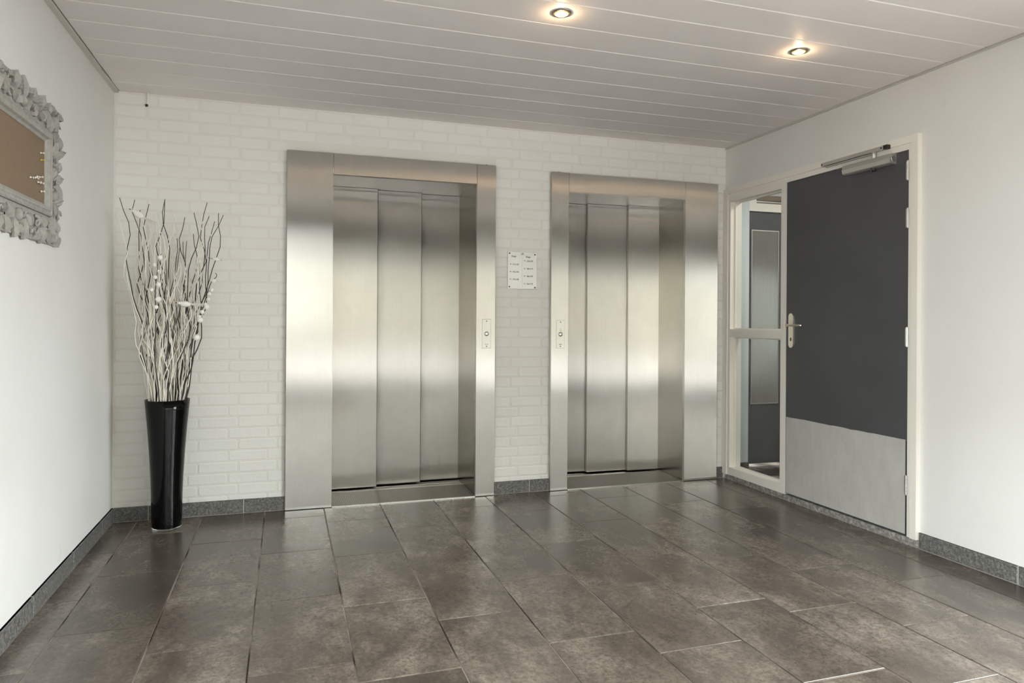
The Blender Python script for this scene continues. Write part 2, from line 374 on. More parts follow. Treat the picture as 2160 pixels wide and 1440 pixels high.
# ---- brick wall with the two lift openings
L1 = dict(x0=.994, a=1.283, b=2.257, x1=2.394, top=2.322, hb=2.182)
L2 = dict(x0=2.816, a=2.949, b=3.920, x1=4.211, top=2.309, hb=2.171)
wb = link('wall_back', None, **ST)
for x0, x1 in ((-.15, L1['a'] - .03), (L1['b'] + .055, L2['a'] - .03), (L2['b'] + .06, XR)): MB().box(x0, x1, 0, .2, 0, H + .01).build('brick_pier', M['mortar'], wb)
for l in (L1, L2): MB().box(l['a'] - .03, l['b'] + (.055 if l is L1 else .06), 0, .2, l['top'] - .06, H + .01).build('lintel', M['mortar'], wb)
CRS, BL, PIT = .0708, .2215, .2335
BH = CRS - .0105
def brick_mb(L, Hh, proud=.0026):
    """rounded, slightly uneven brick face in front of the mortar plane"""
    r = min(.010, L * .3); pts = []
    n = 5 if L > .1 else 1
    def j(s=.0013): return random.uniform(-s, s)
    for i in range(n + 1): pts.append((-L / 2 + r + (L - 2 * r) * i / n, -Hh / 2 + j()))
    pts += [(L / 2 - r * .3, -Hh / 2 + r * .3), (L / 2 + j(), -Hh / 2 + r), (L / 2 + j(), Hh / 2 - r), (L / 2 - r * .3, Hh / 2 - r * .3)]
    for i in range(n + 1): pts.append((L / 2 - r - (L - 2 * r) * i / n, Hh / 2 + j()))
    pts += [(-L / 2 + r * .3, Hh / 2 - r * .3), (-L / 2 + j(), Hh / 2 - r), (-L / 2 + j(), -Hh / 2 + r), (-L / 2 + r * .3, -Hh / 2 + r * .3)]
    k = len(pts); c = .0032; vs = [(x, .004, z) for x, z in pts]
    vs += [(x, -proud * .55, z) for x, z in pts]
    for x, z in pts: vs.append((x - math.copysign(min(c, abs(x)), x) if abs(x) > L / 2 - r * 1.1 else x, -proud, z - math.copysign(c, z) if abs(z) > Hh / 2 - r * 1.1 else z))
    fs = [tuple(range(2 * k, 3 * k))]
    for a in (0, k): fs += [(a + i, a + (i + 1) % k, a + k + (i + 1) % k, a + k + i) for i in range(k)]
    return MB().add(vs, fs)
variants = [brick_mb(BL, BH).mesh('brick', M['brick']) for _ in range(9)]
def spans(z0, z1):
    s = [(0.004, XR - .003)]
    for l in (L1, L2):
        if z0 < l['top']:
            n = []
            for a, b in s:
                if b <= l['x0'] or a >= l['x1']: n.append((a, b)); continue
                if a < l['x0']: n.append((a, l['x0']))
                if b > l['x1']: n.append((l['x1'], b))
            s = n
    return s
cand = []
for k in range(-1, 36):
    z0 = .1235 + CRS * k; z1 = z0 + BH
    if z0 < .085: z0 = .085
    if z1 > H - .004: z1 = H - .004
    if z1 - z0 < .025: continue
    st = .247 if k % 2 == 0 else .188
    for a, b in spans(z0, z1):
        for i in range(-3, 20):
            xa, xb = st + PIT * i, st + PIT * i + BL
            # bricks run on behind the steel frames: only cut where the wall ends
            ca, cb = max(xa, a), min(xb, b)
            if cb - ca > .018: cand.append((ca, cb, z0, z1, (cb - ca) * (z1 - z0)))
cand.sort(key=lambda t: -t[4])
rest = MB()
for i, (a, b, z0, z1, _) in enumerate(cand):
    cx, cz = (a + b) / 2, (z0 + z1) / 2
    if i < 298:
        if b - a > BL - .004 and z1 - z0 > BH - .002: me = random.choice(variants)
        else: me = brick_mb(b - a, z1 - z0).mesh('brick', M['brick'])
        o = link('brick', me, wb, (cx + random.uniform(-.002, .002), random.uniform(-.0012, .0016), cz + random.uniform(-.0012, .0012)), (0, random.uniform(-.004, .004), 0))
    else:
        q = brick_mb(b - a, z1 - z0); rest.add([(v[0] + cx, v[1], v[2] + cz) for v in q.v], q.f)
rest.build('cut_bricks', M['brick'], wb, kind='stuff')
# small cable holes above the steel posts
for x, z in ((2.331, 2.322), (2.878, 2.309)):
    MB().prism([(z - .004 + .011 * math.sin(t), x + .022 * math.cos(t)) for t in [math.pi * i / 8 for i in range(9)]], 'y', -.0062, -.001).build('cable_hole', M['dark_gap'], wb)

# ---- skirting tiles
def skirting(name, pieces, axis, wall, sgn):
    base = link(name, None, **ST); back = MB()
    for a, b in pieces:
        t = .009
        if axis == 'x': back.box(a, b, -t, .002, 0, .088)
        else: back.box(*( (wall - .002, wall + t) if sgn > 0 else (wall - t, wall + .002) ), a, b, 0, .088)
    back.build('grout', M['skirt_grout'], base)
    for a, b in pieces:
        a += .0035; b -= .0035
        if axis == 'x': MB().cham(a, b, -.013, 0, .003, .088, .0025, 'y', -1).build('tile', M['skirt'], base)
        elif sgn > 0: MB().cham(wall, wall + .013, a, b, .003, .088, .0025, 'x', 1).build('tile', M['skirt'], base)
        else: MB().cham(wall - .013, wall, a, b, .003, .088, .0025, 'x', -1).build('tile', M['skirt'], base)
skirting('baseboard_back', [(.012, .2), (.2, .745), (.745, .992), (2.397, 2.664), (2.664, 2.812), (4.215, 4.283)], 'x', 0, -1)
e = [-.004, -.285, -.838, -1.41] + [-1.41 - .562 * i for i in range(1, 9)]; e = [v for v in e if v > YF] + [YF + .002]
skirting('baseboard_left', [(b, a) for a, b in zip(e, e[1:])], 'y', 0, 1)
e = [-1.797, -2.343] + [-2.343 - .562 * i for i in range(1, 8)]; e = [v for v in e if v > YF] + [YF + .002]
skirting('baseboard_right', [(b, a) for a, b in zip(e, e[1:])], 'y', XR, -1)
# ---- cornice strips
MB().box(0, .025, YF, -.012, H - .012, H + .004).build('trim_1', M['trim_grey'], **ST)
MB().box(XR - .012, XR, YF, 0, H - .009, H + .004).build('trim_2', M['trim_grey'], **ST)
MB().box(0, XR, -.006, 0, H - .006, H + .004).build('trim_3', M['board'], **ST)

# ---- corridor behind the glazed side light
MB().box(4.41, 4.70, .237, .35, 0, H + .01).build('wall_corridor_end', M['plaster_blue'], **ST)
x = MB(); x.box(5.9, 6.0, -2.6, .75, 0, H); x.box(4.41, 6.0, -2.7, -2.6, 0, H); x.box(4.41, 6.0, .65, .75, 0, H)
x.build('wall_corridor', M['plaster'], **ST)
MB().box(4.411, 6.0, -2.7, .75, H + .02, H + .1).build('ceiling_corridor', M['void'], **ST)
MB().cham(4.412, 4.704, .226, .237, .0, .053, .002, 'y', -1).build('baseboard_corridor', M['skirt'], **ST)
d2 = link('door_2', None, **ST)
fr = MB(); fr.box(4.70, 5.9, .24, .34, 2.168, 2.236); fr.box(4.70, 4.772, .24, .34, 2.236, H); fr.box(5.62, 5.9, .24, .34, 0, 2.168)
fr.build('door_frame', M['cream'], d2)
lf = MB().box(4.702, 5.615, .262, .305, .03, 2.165).build('door_leaf', M['door_grey'], d2)
MB().box(4.742, 5.005, .256, .262, .545, 2.003).build('pane', M['wired'], lf)
bd = MB(); bd.box(4.734, 4.742, .252, .262, .535, 2.012); bd.box(4.742, 5.005, .252, .262, .535, .545); bd.box(4.742, 5.005, .252, .262, 2.003, 2.012); bd.box(5.005, 5.012, .252, .262, .535, 2.012)
bd.build('glazing_bead', M['alu'], lf)
wires = MB()
for i in range(1, 21): wires.box(4.742 + .0125 * i, 4.7428 + .0125 * i, .2552, .256, .546, 2.002)
for i in range(1, 115): wires.box(4.743, 5.004, .2553, .256, .545 + .0126 * i, .5458 + .0126 * i)
wires.build('wire_mesh', M['alu'], lf, kind='stuff')
for z, r, nm in ((2.262, .020, 'lower of two'), (2.318, .026, 'upper of two')):
    tag(MB().tube([(4.41, .42, z), (5.9, .42, z)], r, 14).build('pipe', M['pipe'], smooth=True), nm + ' beige pipes running above the dark door behind the glass', 'pipe', 'pipes behind the glass')
hk = MB(); hk.tube([(4.80, .37, 2.40), (4.80, .36, 2.30), (4.83, .36, 2.27), (4.87, .37, 2.30), (4.86, .38, 2.38)], .012, 8)
hk.box(4.775, 4.90, .36, .38, 2.36, 2.385)
tag(hk.build('pipe_bracket', M['black']), 'small black bracket holding the beige pipes behind the glass', 'bracket')
area('corridor_fill', (5.1, -.9, H - .02), (0, 0, 0), .5, .5, CORRIDOR_W, (1, .95, .88))  # unseen fill light added to brighten the corridor

# ---- door_1: side light, door leaf, frame on the right wall
d1 = link('door_1', None, **ST)
cs = MB(); A = XR - .027
cs.box(A, XR + .004, -1.793, -1.752, .046, 2.274); cs.box(A, XR + .004, -.062, -.010, .040, 2.268); cs.box(A, XR + .004, -1.752, -.062, 2.232, 2.272)
autosmooth(cs.build('casing', M['cream'], d1))
B = XR - .018; D = XR + .085
ff = MB()
ff.box(B, D, -1.752, -1.727, .046, 2.232); ff.box(B, D, -1.727, -.090, 2.198, 2.232); ff.box(B, D, -.090, -.062, .040, 2.198)
ff.box(B, D, -.676, -.090, 2.165, 2.198)
ff.build('door_frame', M['cream'], d1)
ml = MB(); ml.box(B, D, -.726, -.676, .042, 2.198); ml.build('mullion', M['cream'], d1)
MB().box(B, D, -.676, -.090, 1.115, 1.175).build('transom_bar', M['cream'], d1)
rl = MB(); rl.box(B, D, -.676, -.090, .042, .100)
rl.build('bottom_rail', M['cream'], d1)
for z0, z1 in ((1.175, 2.165), (.100, 1.115)):
    GX = XR + .036
    MB().box(GX, GX + .006, -.676, -.090, z0, z1).build('pane', M['pane'], d1)
    bd = MB(); w_ = .010
    bd.box(GX - .014, GX, -.676, -.090, z0, z0 + w_); bd.box(GX - .014, GX, -.676, -.090, z1 - w_, z1); bd.box(GX - .014, GX, -.676, -.676 + w_, z0 + w_, z1 - w_); bd.box(GX - .014, GX, -.09 - w_, -.09, z0 + w_, z1 - w_)
    bd.build('glazing_bead', M['cream'], d1)
lx = XR - .014
lf = MB().box(lx, lx + .04, -1.722, -.731, .052, 2.193).build('door_leaf', M['door_grey'], d1)
# kick plate with an uneven painted top edge
kp = [(-1.713, .056), (-.736, .056)]
n = 22
for i in range(n + 1): kp.append((-.736 - (1.713 - .736) * i / n, .580 + random.uniform(-.0028, .0028)))
MB().prism(kp, 'x', lx - .0015, lx).build('kick_plate', M['kick'], lf, label='scuffed light grey kick plate on the lower door')
MB().box(lx - .001, lx, -1.722, -1.7135, .052, .575).build('edge_strip', M['edge_blue'], lf)
MB().box(lx - .001, lx, -1.7135, -.733, .052, .0555).build('bottom_strip', M['edge_blue'], lf)
MB().box(XR - .012, XR + .12, -1.795, -.030, -.003, .041).build('threshold', M['stone'], d1)
def stadium(cy, cz, w, h, n=10):
    r = w / 2; pts = []
    for i in range(n + 1): a = math.pi * i / n; pts.append((cy + r * math.cos(a), cz + h / 2 - r + r * math.sin(a)))
    for i in range(n + 1): a = math.pi + math.pi * i / n; pts.append((cy + r * math.cos(a), cz - h / 2 + r + r * math.sin(a)))
    return pts
hp = MB().prism(stadium(-.785, 1.175, .046, .236), 'x', lx - .009, lx).build('handle_plate', M['nickel'], lf); autosmooth(hp, 40)
hl = MB(); X = lx - .05
hl.tube([(lx - .008, -.785, 1.211), (X + .012, -.785, 1.211), (X + .003, -.788, 1.211), (X, -.797, 1.211), (X, -.82, 1.2115), (X, -.87, 1.212), (X, -.915, 1.2115), (X + .004, -.935, 1.211)], [.009, .009, .0092, .0095, .0095, .0095, .009, .006], 12)
hl.build('lever', M['nickel'], hp, smooth=True)
MB().prism(stadium(-.785, 1.115, .012, .024, 6), 'x', lx - .0098, lx - .009).build('keyhole', M['black'], hp)
MB().box(B - .002, B, -.7235, -.712, 1.196, 1.236).build('strike_plate', M['nickel'], d1)
for z in (2.082, 1.818, 1.155, .332):
    hg = MB(); y = -1.7245; xx = lx - .007
    for i in range(5): hg.tube([(xx, y, z - .052 + .0212 * i), (xx, y, z - .052 + .0212 * i + .0192)], .0078, 10)
    hg.tube([(xx, y, z - .056), (xx, y, z + .056)], .0045, 8)
    hg.box(lx - .003, lx, -1.722, -1.708, z - .05, z + .05)
    hg.build('hinge', M['chrome'], d1)
dc = MB()
bx = [(lx, 2.194), (lx, 2.136), (lx - .034, 2.136), (lx - .044, 2.142), (lx - .050, 2.165), (lx - .044, 2.190), (lx - .036, 2.194)]
dc.prism([(z, x) for x, z in bx][::-1], 'y', -1.597, -1.281)
dco = dc.build('door_closer', M['alu'], d1)
MB().prism([(z, lx + (x - lx) * 1.02) for x, z in bx][::-1], 'y', -1.640, -1.5975).build('end_cap', M['alu'], dco)
MB().prism([(2.165 + .018 * math.sin(t), lx - .022 + .014 * math.cos(t)) for t in [2 * math.pi * i / 16 for i in range(16)]], 'y', -1.642, -1.640).build('cap_screw', M['chrome'], dco)
MB().tube([(lx - .02, -1.50, 2.194), (lx - .02, -1.50, 2.232)], .011, 12).build('spindle', M['chrome'], dco)
MB().tube([(lx - .024, -1.50, 2.137), (lx - .024, -1.50, 2.122)], .014, 12).build('spindle_cap', M['black'], dco)
am = MB(); am.prism([(2.220, lx - .030), (2.226, lx - .030), (2.226, lx - .012), (2.220, lx - .012)], 'y', -1.51, -1.12); am.build('arm', M['alu'], dco)
dr = MB().box(A - .024, A - .0, -1.582, -1.092, 2.229, 2.250).build('closer_rail', M['alu'], d1)
MB().box(A - .025, A, -1.610, -1.582, 2.228, 2.251).build('end_cap', M['black'], dr)
for y in (-1.100, -1.567): MB().prism([(y + .0055 * math.cos(t), 2.2395 + .0055 * math.sin(t)) for t in [2 * math.pi * i / 12 for i in range(12)]], 'x', A - .0248, A - .024).build('screw', M['black'], dr)

# ================================================================== LIFTS
def lift(l, label, doors, jamb_end):
    t = thing('elevator', label, 'elevator', ((l['x0'] + l['x1']) / 2, -.03, 0))
    bx0 = t.location
    def put(mb, name, mt, par=None, **k):
        mb.v = [(x - bx0.x, y - bx0.y, z) for x, y, z in mb.v]
        return mb.build(name, mt, par or t, **k)
    fy = -.030; inn = .56
    for nm, xa, xb, ji in (('left', l['x0'], l['a'], 1), ('right', l['b'], l['x1'], -1)):
        q = MB().cham(xa, xb, fy, .0, .004, l['top'], .0016, 'y', -1); put(q, 'post_panel', M['steel'])
        q = MB().box(xa + .001, xb - .001, fy - .0012, .0, .004, .018); put(q, 'foot_strip', M['steel_plate'])
    # jambs and soffit of the recess
    q = MB().box(l['a'] - .025, l['a'], 0.0005, inn, .006, l['hb'] + .02); put(q, 'jamb', M['steel_lining'])
    q = MB(); x1 = l['b']
    q.box(x1, x1 + .05, .0005, doors[2][0] - .06, .006, l['hb'] + .02)
    put(q, 'jamb', M['steel_lining'])
    q = MB(); q.box(x1 + .004, x1 + .05, doors[2][0] - .0595, inn, .006, l['hb'] + .02); put(q, 'jamb', M['steel_lining'])
    q = MB().cham(l['a'] + .0018, l['b'] - .0018, fy, 0, l['hb'], l['top'] - .001, .0016, 'y', -1); put(q, 'header_panel', M['steel'])
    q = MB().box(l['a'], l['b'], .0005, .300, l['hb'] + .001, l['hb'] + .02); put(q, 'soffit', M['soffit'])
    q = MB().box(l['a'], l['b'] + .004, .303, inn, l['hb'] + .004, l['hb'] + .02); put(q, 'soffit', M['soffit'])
    # sliding door panels, telescoping one behind the other
    for y, xa, xb in doors:
        q = MB().box(xa, xb, y, y + .03, .016, l['hb'] + .002); dp = put(q, 'door_panel', M['steel'])
        k = Matrix.Translation((xa - bx0.x, y - bx0.y, 1.1)); dp.matrix_local = k @ Matrix.Rotation(R(random.uniform(-.12, .12)), 4, 'X') @ Matrix.Rotation(R(random.uniform(-.35, .35)), 4, 'Z') @ k.inverted()
        if l is L1:
            q = MB().box(xb, xb + .0022, y - .0003, y + .028, .016, l['hb'] + .002); put(q, 'edge_gasket', M['dark_gap'])
    q = MB().box(l['a'], l['b'] + .04, inn, inn + .02, 0, l['hb'] + .02); put(q, 'shaft_back', M['dark_gap'])
    # sill
    q = MB().box(l['a'] + .002, l['b'] - .002, fy + .004, .335, -.002, .004); sl = put(q, 'sill', M['sill'])
    q = MB(); n = int((l['b'] - l['a'] - .02) / .0105)
    for i in range(n):
        xx = l['a'] + .01 + i * .0105; q.box(xx, xx + .0055, fy + .012, .33, .004, .0062)
    put(q, 'sill_ribs', M['sill_rib'], sl, kind='stuff')
    q = MB().box(l['a'] + .002, l['b'] - .002, fy, fy + .004, -.002, .0065); put(q, 'sill_edge', M['steel_plate'], sl)
    q = MB(); q.box(l['a'] + .002, l['b'] + .03, .336, .385, -.002, .005); q.box(l['a'] + .002, l['b'] + .03, .395, .44, -.002, .005); q.box(l['a'] + .002, l['b'] + .03, .45, .49, -.002, .005); q.box(l['a'] + .002, l['b'] + .03, .50, .555, -.002, .005)
    put(q, 'door_track', M['steel_plate'])
    return t, put
t, put = lift(L1, 'left stainless steel lift, its wide steel post on the side nearest the black vase', [(.41, 1.2835, 1.626), (.46, 1.60, 1.957), (.51, 1.93, 2.27)], .51)
def call_plate(put, cx, z0, z1, arrow):
    fy = -.030
    q = MB().cham(cx - .031, cx + .031, fy - .0022, fy, z0, z1, .0008, 'y', -1)
    pl = put(q, 'call_plate', M['steel'])
    q = MB().box(cx - .0322, cx + .0322, fy - .0006, fy, z0 - .0012, z1 + .0012); put(q, 'shadow_gap', M['ink_faint'], pl)
    zc = z0 + (z1 - z0) * .50
    for z in (z1 - .013, z0 + .013):
        q = MB().prism([(z + .0042 * math.sin(a), cx + .0042 * math.cos(a)) for a in [2 * math.pi * i / 12 for i in range(12)]], 'y', fy - .0032, fy - .002); put(q, 'screw', M['ink'], pl)
    q = MB(); q.prism([(zc + .0185 * math.sin(a), cx + .0185 * math.cos(a)) for a in [2 * math.pi * i / 24 for i in range(24)]], 'y', fy - .006, fy - .002); put(q, 'button_ring', M['ring'], pl)
    q = MB().ball((cx, fy - .006, zc), .0155, 16, 10, (1, .55, 1)); put(q, 'button', M['chrome'], pl, smooth=True)
    if arrow:
        q = MB(); z = zc + .034
        for (a, b, c, d) in ((-.008, -.007, 0, .008), (0, .008, .008, -.007), (.008, -.007, -.008, -.007)):
            q.tube([(cx + a, fy - .0024, z + b), (cx + c, fy - .0024, z + d)], .0008, 5)
        put(q, 'arrow_mark', M['ink_faint'], pl)
    q = MB(); z = z0 + .027
    for xx, w_ in (((-.0105, .005), (-.003, .002), (.001, .002), (.006, .005)) if not arrow else ((-.011, .006), (-.003, .005), (.004, .007))):
        q.box(cx + xx, cx + xx + w_, fy - .0026, fy - .0021, z - .0022, z + .0022)
    put(q, 'engraving', M['ink'], pl)
call_plate(put, 2.331, 1.037, 1.239, False)
t, put = lift(L2, 'right stainless steel lift, beside the glazed side light, its wide post on the right', [(.46, 2.95, 3.305), (.417, 3.300, 3.647), (.380, 3.645, 3.958)], .38)
call_plate(put, 2.888, 1.034, 1.235, True)

# ================================================================== THINGS
# ---- directory plate between the lifts
sg = thing('directory_sign', 'brushed metal directory plate with floor and flat numbers, on white brick between lifts', 'sign', (2.60, -.006, 1.459))
def loc_build(mb, name, mt, root, par=None, **k):
    o = root.location; mb.v = [(x - o.x, y - o.y, z - o.z) for x, y, z in mb.v]
    return mb.build(name, mt, par or root, **k)
pl = loc_build(MB().box(2.491, 2.709, -.0085, -.006, 1.459, 1.721), 'plate', M['sign'], sg)
for x, z in ((2.505, 1.711), (2.696, 1.706), (2.504, 1.473), (2.696, 1.470)):
    loc_build(MB().prism([(z + .0055 * math.sin(a), x + .0055 * math.cos(a)) for a in [2 * math.pi * i / 12 for i in range(12)]], 'y', -.0105, -.0084), 'screw', M['ink'], sg)
gl = MB(); gl.box(2.5995, 2.6005, -.0088, -.0085, 1.475, 1.700); gl.box(2.55, 2.65, -.0088, -.0085, 1.6985, 1.6995)
loc_build(gl, 'engraved_lines', M['ink_faint'], sg)
def sgt(txt, size, x, z, al='LEFT'): lettering('lettering', txt, size, M['ink'], sg, (x - 2.60, -.0028, z - 1.459), al)
sgt('Lift', .018, 2.600, 1.709, 'CENTER')
sgt('Etage', .0165, 2.519, 1.690); sgt('Etage', .0165, 2.627, 1.688)
for i, (a, b) in enumerate((('6e', '316-325'), ('4e', '296-305'), ('2e', '276-285'))):
    z = 1.632 - .0535 * i; sgt(a, .012, 2.506, z + .002); sgt(b, .0145, 2.527, z)
for i, (a, b) in enumerate((('7e', '326-335'), ('5e', '306-315'), ('3e', '286-295'), ('1e', '266-275'))):
    z = 1.658 - .0545 * i; sgt(a, .012, 2.612, z + .002); sgt(b, .0145, 2.634, z)

# ---- conduit stub by the ceiling
cd = thing('conduit_stub', 'short white conduit stub with a black end coming down from the ceiling corner', 'conduit', (.186, -.016, 2.5))
loc_build(MB().tube([(.186, -.016, 2.602), (.186, -.016, 2.535), (.184, -.018, 2.528)], .0072, 10), 'tube', M['conduit'], cd, smooth=True)
loc_build(MB().tube([(.184, -.018, 2.528), (.176, -.022, 2.524), (.174, -.023, 2.523)], [.0074, .0082, .0082], 10), 'end_cap', M['black'], cd)

# ---- recessed spotlights
def spotlight(x, y, label):
    t = thing('recessed_spotlight', label, 'ceiling light', (x, y, H), 'recessed ceiling spotlights')
    MB().lathe([(.0335, -.0005), (.0335, -.004), (.0365, -.0062), (.042, -.0052), (.0455, -.0005)], n=40, closed=False).build('trim_ring', M['ring'], t, smooth=True)
    MB().lathe([(.0345, -.0012), (.0342, -.0045), (.0335, -.0056), (.0330, -.0050)], n=36, closed=False).build('reflector', M['reflector'], t, smooth=True)
    MB().lathe([(.0001, -.0105), (.014, -.0112), (.025, -.0098), (.0292, -.0072)], n=32, closed=False).build('bulb', M['bulb'], t, smooth=True)
    MB().lathe([(.0292, -.0072), (.0315, -.0060), (.0330, -.0030)], n=32, closed=False).build('bulb_rim', M['bulb_rim'], t, smooth=True)
    l = bpy.data.lights.new('halogen_light', 'POINT'); l.energy = SPOT_W; l.color = SPOT_COL; l.shadow_soft_size = .006
    o = bpy.data.objects.new('halogen_light', l); COL.objects.link(o); o.parent = t; o.location = (0, 0, -.019)
spotlight(*LAMPS[0], 'glowing recessed spotlight near the middle of the ceiling, left of two')
spotlight(*LAMPS[1], 'glowing recessed spotlight nearer the right wall, above the grey door')

# ---- framed pin board on the left wall
YB0, YB1, ZB0, ZB1 = -2.36, -1.105, 1.545, 2.163
nb = thing('pin_board', 'brown pin board in a carved grey leaf frame on the left wall', 'notice board', (0, (YB0 + YB1) / 2, ZB0))
loc_build(MB().box(.0005, .004, YB0 + .15, YB1 - .15, ZB0 + .14, ZB1 - .14), 'board', M['cork'], nb)
bw, mw = .122, .048
ba = MB(); a0, a1, c0, c1 = YB0 + .006, YB1 - .006, ZB0 + .006, ZB1 - .006
ba.box(.0005, .010, a0, a1, c0, c0 + bw); ba.box(.0005, .010, a0, a1, c1 - bw, c1); ba.box(.0005, .010, a0, a0 + bw, c0 + bw, c1 - bw); ba.box(.0005, .010, a1 - bw, a1, c0 + bw, c1 - bw)
cf = loc_build(ba, 'frame_backing', M['carved'], nb)
# stepped moulding: mitred sections
prof = [(0.0, .0005), (0.0, .020), (.006, .024), (.012, .020), (.018, .020), (.022, .0235), (.032, .0225), (.038, .012), (mw, .006), (mw, .0005)]
ia0, ia1, ic0, ic1 = YB0 + .128, YB1 - .128, ZB0 + .126, ZB1 - .126
def mould(corner_a, corner_b, inward):
    mb = MB(); n = len(prof); vs = []
    (ya, za), (yb, zb) = corner_a, corner_b; dy, dz = (yb > ya) - (yb < ya), (zb > za) - (zb < za)
    for (y, z), s in (((ya, za), 1), ((yb, zb), -1)):
        for d, x in prof: vs.append((x, y + inward[0] * d + dy * s * d, z + inward[1] * d + dz * s * d))
    fs = [(i, (i + 1) % n, n + (i + 1) % n, n + i) for i in range(n)] + [tuple(range(n)), tuple(range(2 * n - 1, n - 1, -1))]
    return mb.add(vs, fs)
for a, b, inw in (((ia0, ic1), (ia1, ic1), (0, -1)), ((ia1, ic1), (ia1, ic0), (-1, 0)), ((ia1, ic0), (ia0, ic0), (0, 1)), ((ia0, ic0), (ia0, ic1), (1, 0))):
    loc_build(mould(a, b, inw), 'moulding', M['carved'], nb)
# carved leaves, buds and scrolls (local x = out of the wall)
def leaf_mesh(L, W, hgt, curl, seed):
    """pointed acanthus leaf: raised mid rib, grooves, toothed edge, tip curling out of the wall"""
    rnd = random.Random(seed); nl = 9; prof = [(-1, 0.0), (-.62, .62), (-.3, .40), (0, 1.0), (.3, .40), (.62, .62), (1, 0.0)]; nw = len(prof); vs = []; fs = []
    bend = rnd.uniform(-.35, .35)
    for i in range(nl):
        u = i / (nl - 1); half = W / 2 * max(.05, (1.25 * math.sin(math.pi * min(1, u * .82 + .18)) ** .9) * (1.0 if i % 2 else .80)) if i < nl - 1 else W * .02
        hh = hgt * (.55 + .45 * math.sin(math.pi * u)) * (1 - .35 * u); lift = curl * u ** 3 + .010 * math.sin(math.pi * u)
        for v, h in prof: vs.append((hh * h * (1 if abs(v) < 1 else 0) + lift, v * half + bend * L * (u - .5) ** 2, (u - .45) * L))
    for i in range(nl - 1):
        for j in range(nw - 1): a = i * nw + j; fs.append((a, a + 1, a + nw + 1, a + nw))
    k = len(vs); vs += [(min(-.002, x - .010), y * .86, z * .95) for x, y, z in vs[:]]
    rim = [j for j in range(nw)] + [i * nw + nw - 1 for i in range(1, nl)] + [(nl - 1) * nw + j for j in range(nw - 2, -1, -1)] + [i * nw for i in range(nl - 2, 0, -1)]
    fs += [(rim[i], k + rim[i], k + rim[(i + 1) % len(rim)], rim[(i + 1) % len(rim)]) for i in range(len(rim))]
    me = MB().add(vs, fs).mesh('carved_leaf', M['carved'], True); me.set_sharp_from_angle(angle=R(38)); return me
def scroll_mesh(r):
    pts = []; rad = []
    for i in range(15):
        t = i / 14; a = t * 2.1 * math.pi; q = r * (1 - .72 * t)
        pts.append((.006 + .012 * t, q * math.cos(a), q * math.sin(a))); rad.append(r * (.27 - .08 * t))
    return MB().tube(pts, rad, 7).mesh('carved_scroll', M['carved'], True)
leaves = [leaf_mesh(.088, .040, .017, .016, 1), leaf_mesh(.072, .042, .020, .022, 2), leaf_mesh(.100, .036, .016, .010, 3), leaf_mesh(.064, .044, .018, .018, 4), leaf_mesh(.082, .030, .018, .024, 8)]
scrolls = [scroll_mesh(.021), scroll_mesh(.017)]
bud = MB().ball((.008, 0, 0), .017, 8, 6, (1.0, 1, 1.45)).mesh('carved_bud', M['carved'], True)
cy0 = (YB0 + YB1) / 2
def orn(y, z, me, ang, s=1.0, dx=0.0):
    o = link(me.name.split('.')[0], me, nb, (.009 + dx, y - cy0, z - ZB0), (ang + 0, random.uniform(-.15, .15), random.uniform(-.25, .25)))
    o.scale = (s, s * random.choice((-1, 1)), s); return o
rnd = random.Random(11)
def band(length, place, ang0):
    n = int(length / .047)
    for i in range(n):
        s = (i + .5) / n * length
        for row, off in ((0, .032), (1, .086)):
            k = rnd.random()
            a = ang0 + (R(62) if row else R(-58)) * (1 if (i + row) % 2 else -.55) + rnd.uniform(-.3, .3)
            y, z = place(s + (.02 if row else 0) + rnd.uniform(-.006, .006), off + rnd.uniform(-.006, .006))
            if k < .80: orn(y, z, rnd.choice(leaves), a, rnd.uniform(.78, 1.0), rnd.uniform(-.002, .004))
            elif k < .95: orn(y, z, rnd.choice(scrolls), rnd.uniform(0, 6), rnd.uniform(.9, 1.15), .002)
            else: orn(y, z, bud, a, rnd.uniform(.8, 1.1), .0)
wB = YB1 - YB0; hB = ZB1 - ZB0
band(wB, lambda s, o: (YB1 - s, ZB1 - o), R(90)); band(wB, lambda s, o: (YB1 - s, ZB0 + o), R(90))
band(hB - .25, lambda s, o: (YB1 - o, ZB0 + .125 + s), 0); band(hB - .25, lambda s, o: (YB0 + o, ZB0 + .125 + s), 0)
# ---- push pins
def pin(y, z, mt, label, tilt=0.0, x0=.004, tz=0.0, grp='white push pins on the pin board', sc=1.0):
    t = thing('push_pin', label, 'push pin', (x0, y, z), grp); t.rotation_euler = (0, tilt, tz); t.scale = (sc,) * 3
    q = MB(); pr = [(.0001, .0035), (.0045, .0035), (.0048, .0055), (.0026, .0075), (.0022, .0135), (.0042, .0155), (.0044, .0180), (.0001, .0182)]
    n = 12; vs = []; fs = []
    for r, h in pr: vs += [(h, r * math.cos(2 * math.pi * j / n), r * math.sin(2 * math.pi * j / n)) for j in range(n)]
    for i in range(len(pr) - 1): fs += [(i * n + j, i * n + (j + 1) % n, (i + 1) * n + (j + 1) % n, (i + 1) * n + j) for j in range(n)]
    q.add(vs, fs).build('head', mt, t, smooth=True)
    MB().tube([(-.003, 0, 0), (.0045, 0, 0)], .0006, 6).build('needle', M['chrome'], t)
W_ = M['pin_white']
pin(-1.345, 1.925, W_, 'white push pin, topmost, just above the yellow pin')
pin(-1.338, 1.897, M['pin_yellow'], 'yellow push pin, the only yellow one on the brown board', grp='push pins on the pin board')
pin(-1.468, 1.800, W_, 'white push pin farthest left in the cluster on the board', .1)
pin(-1.410, 1.806, W_, 'white push pin in the middle of the cluster, tilted steeply', -.6, tz=.6)
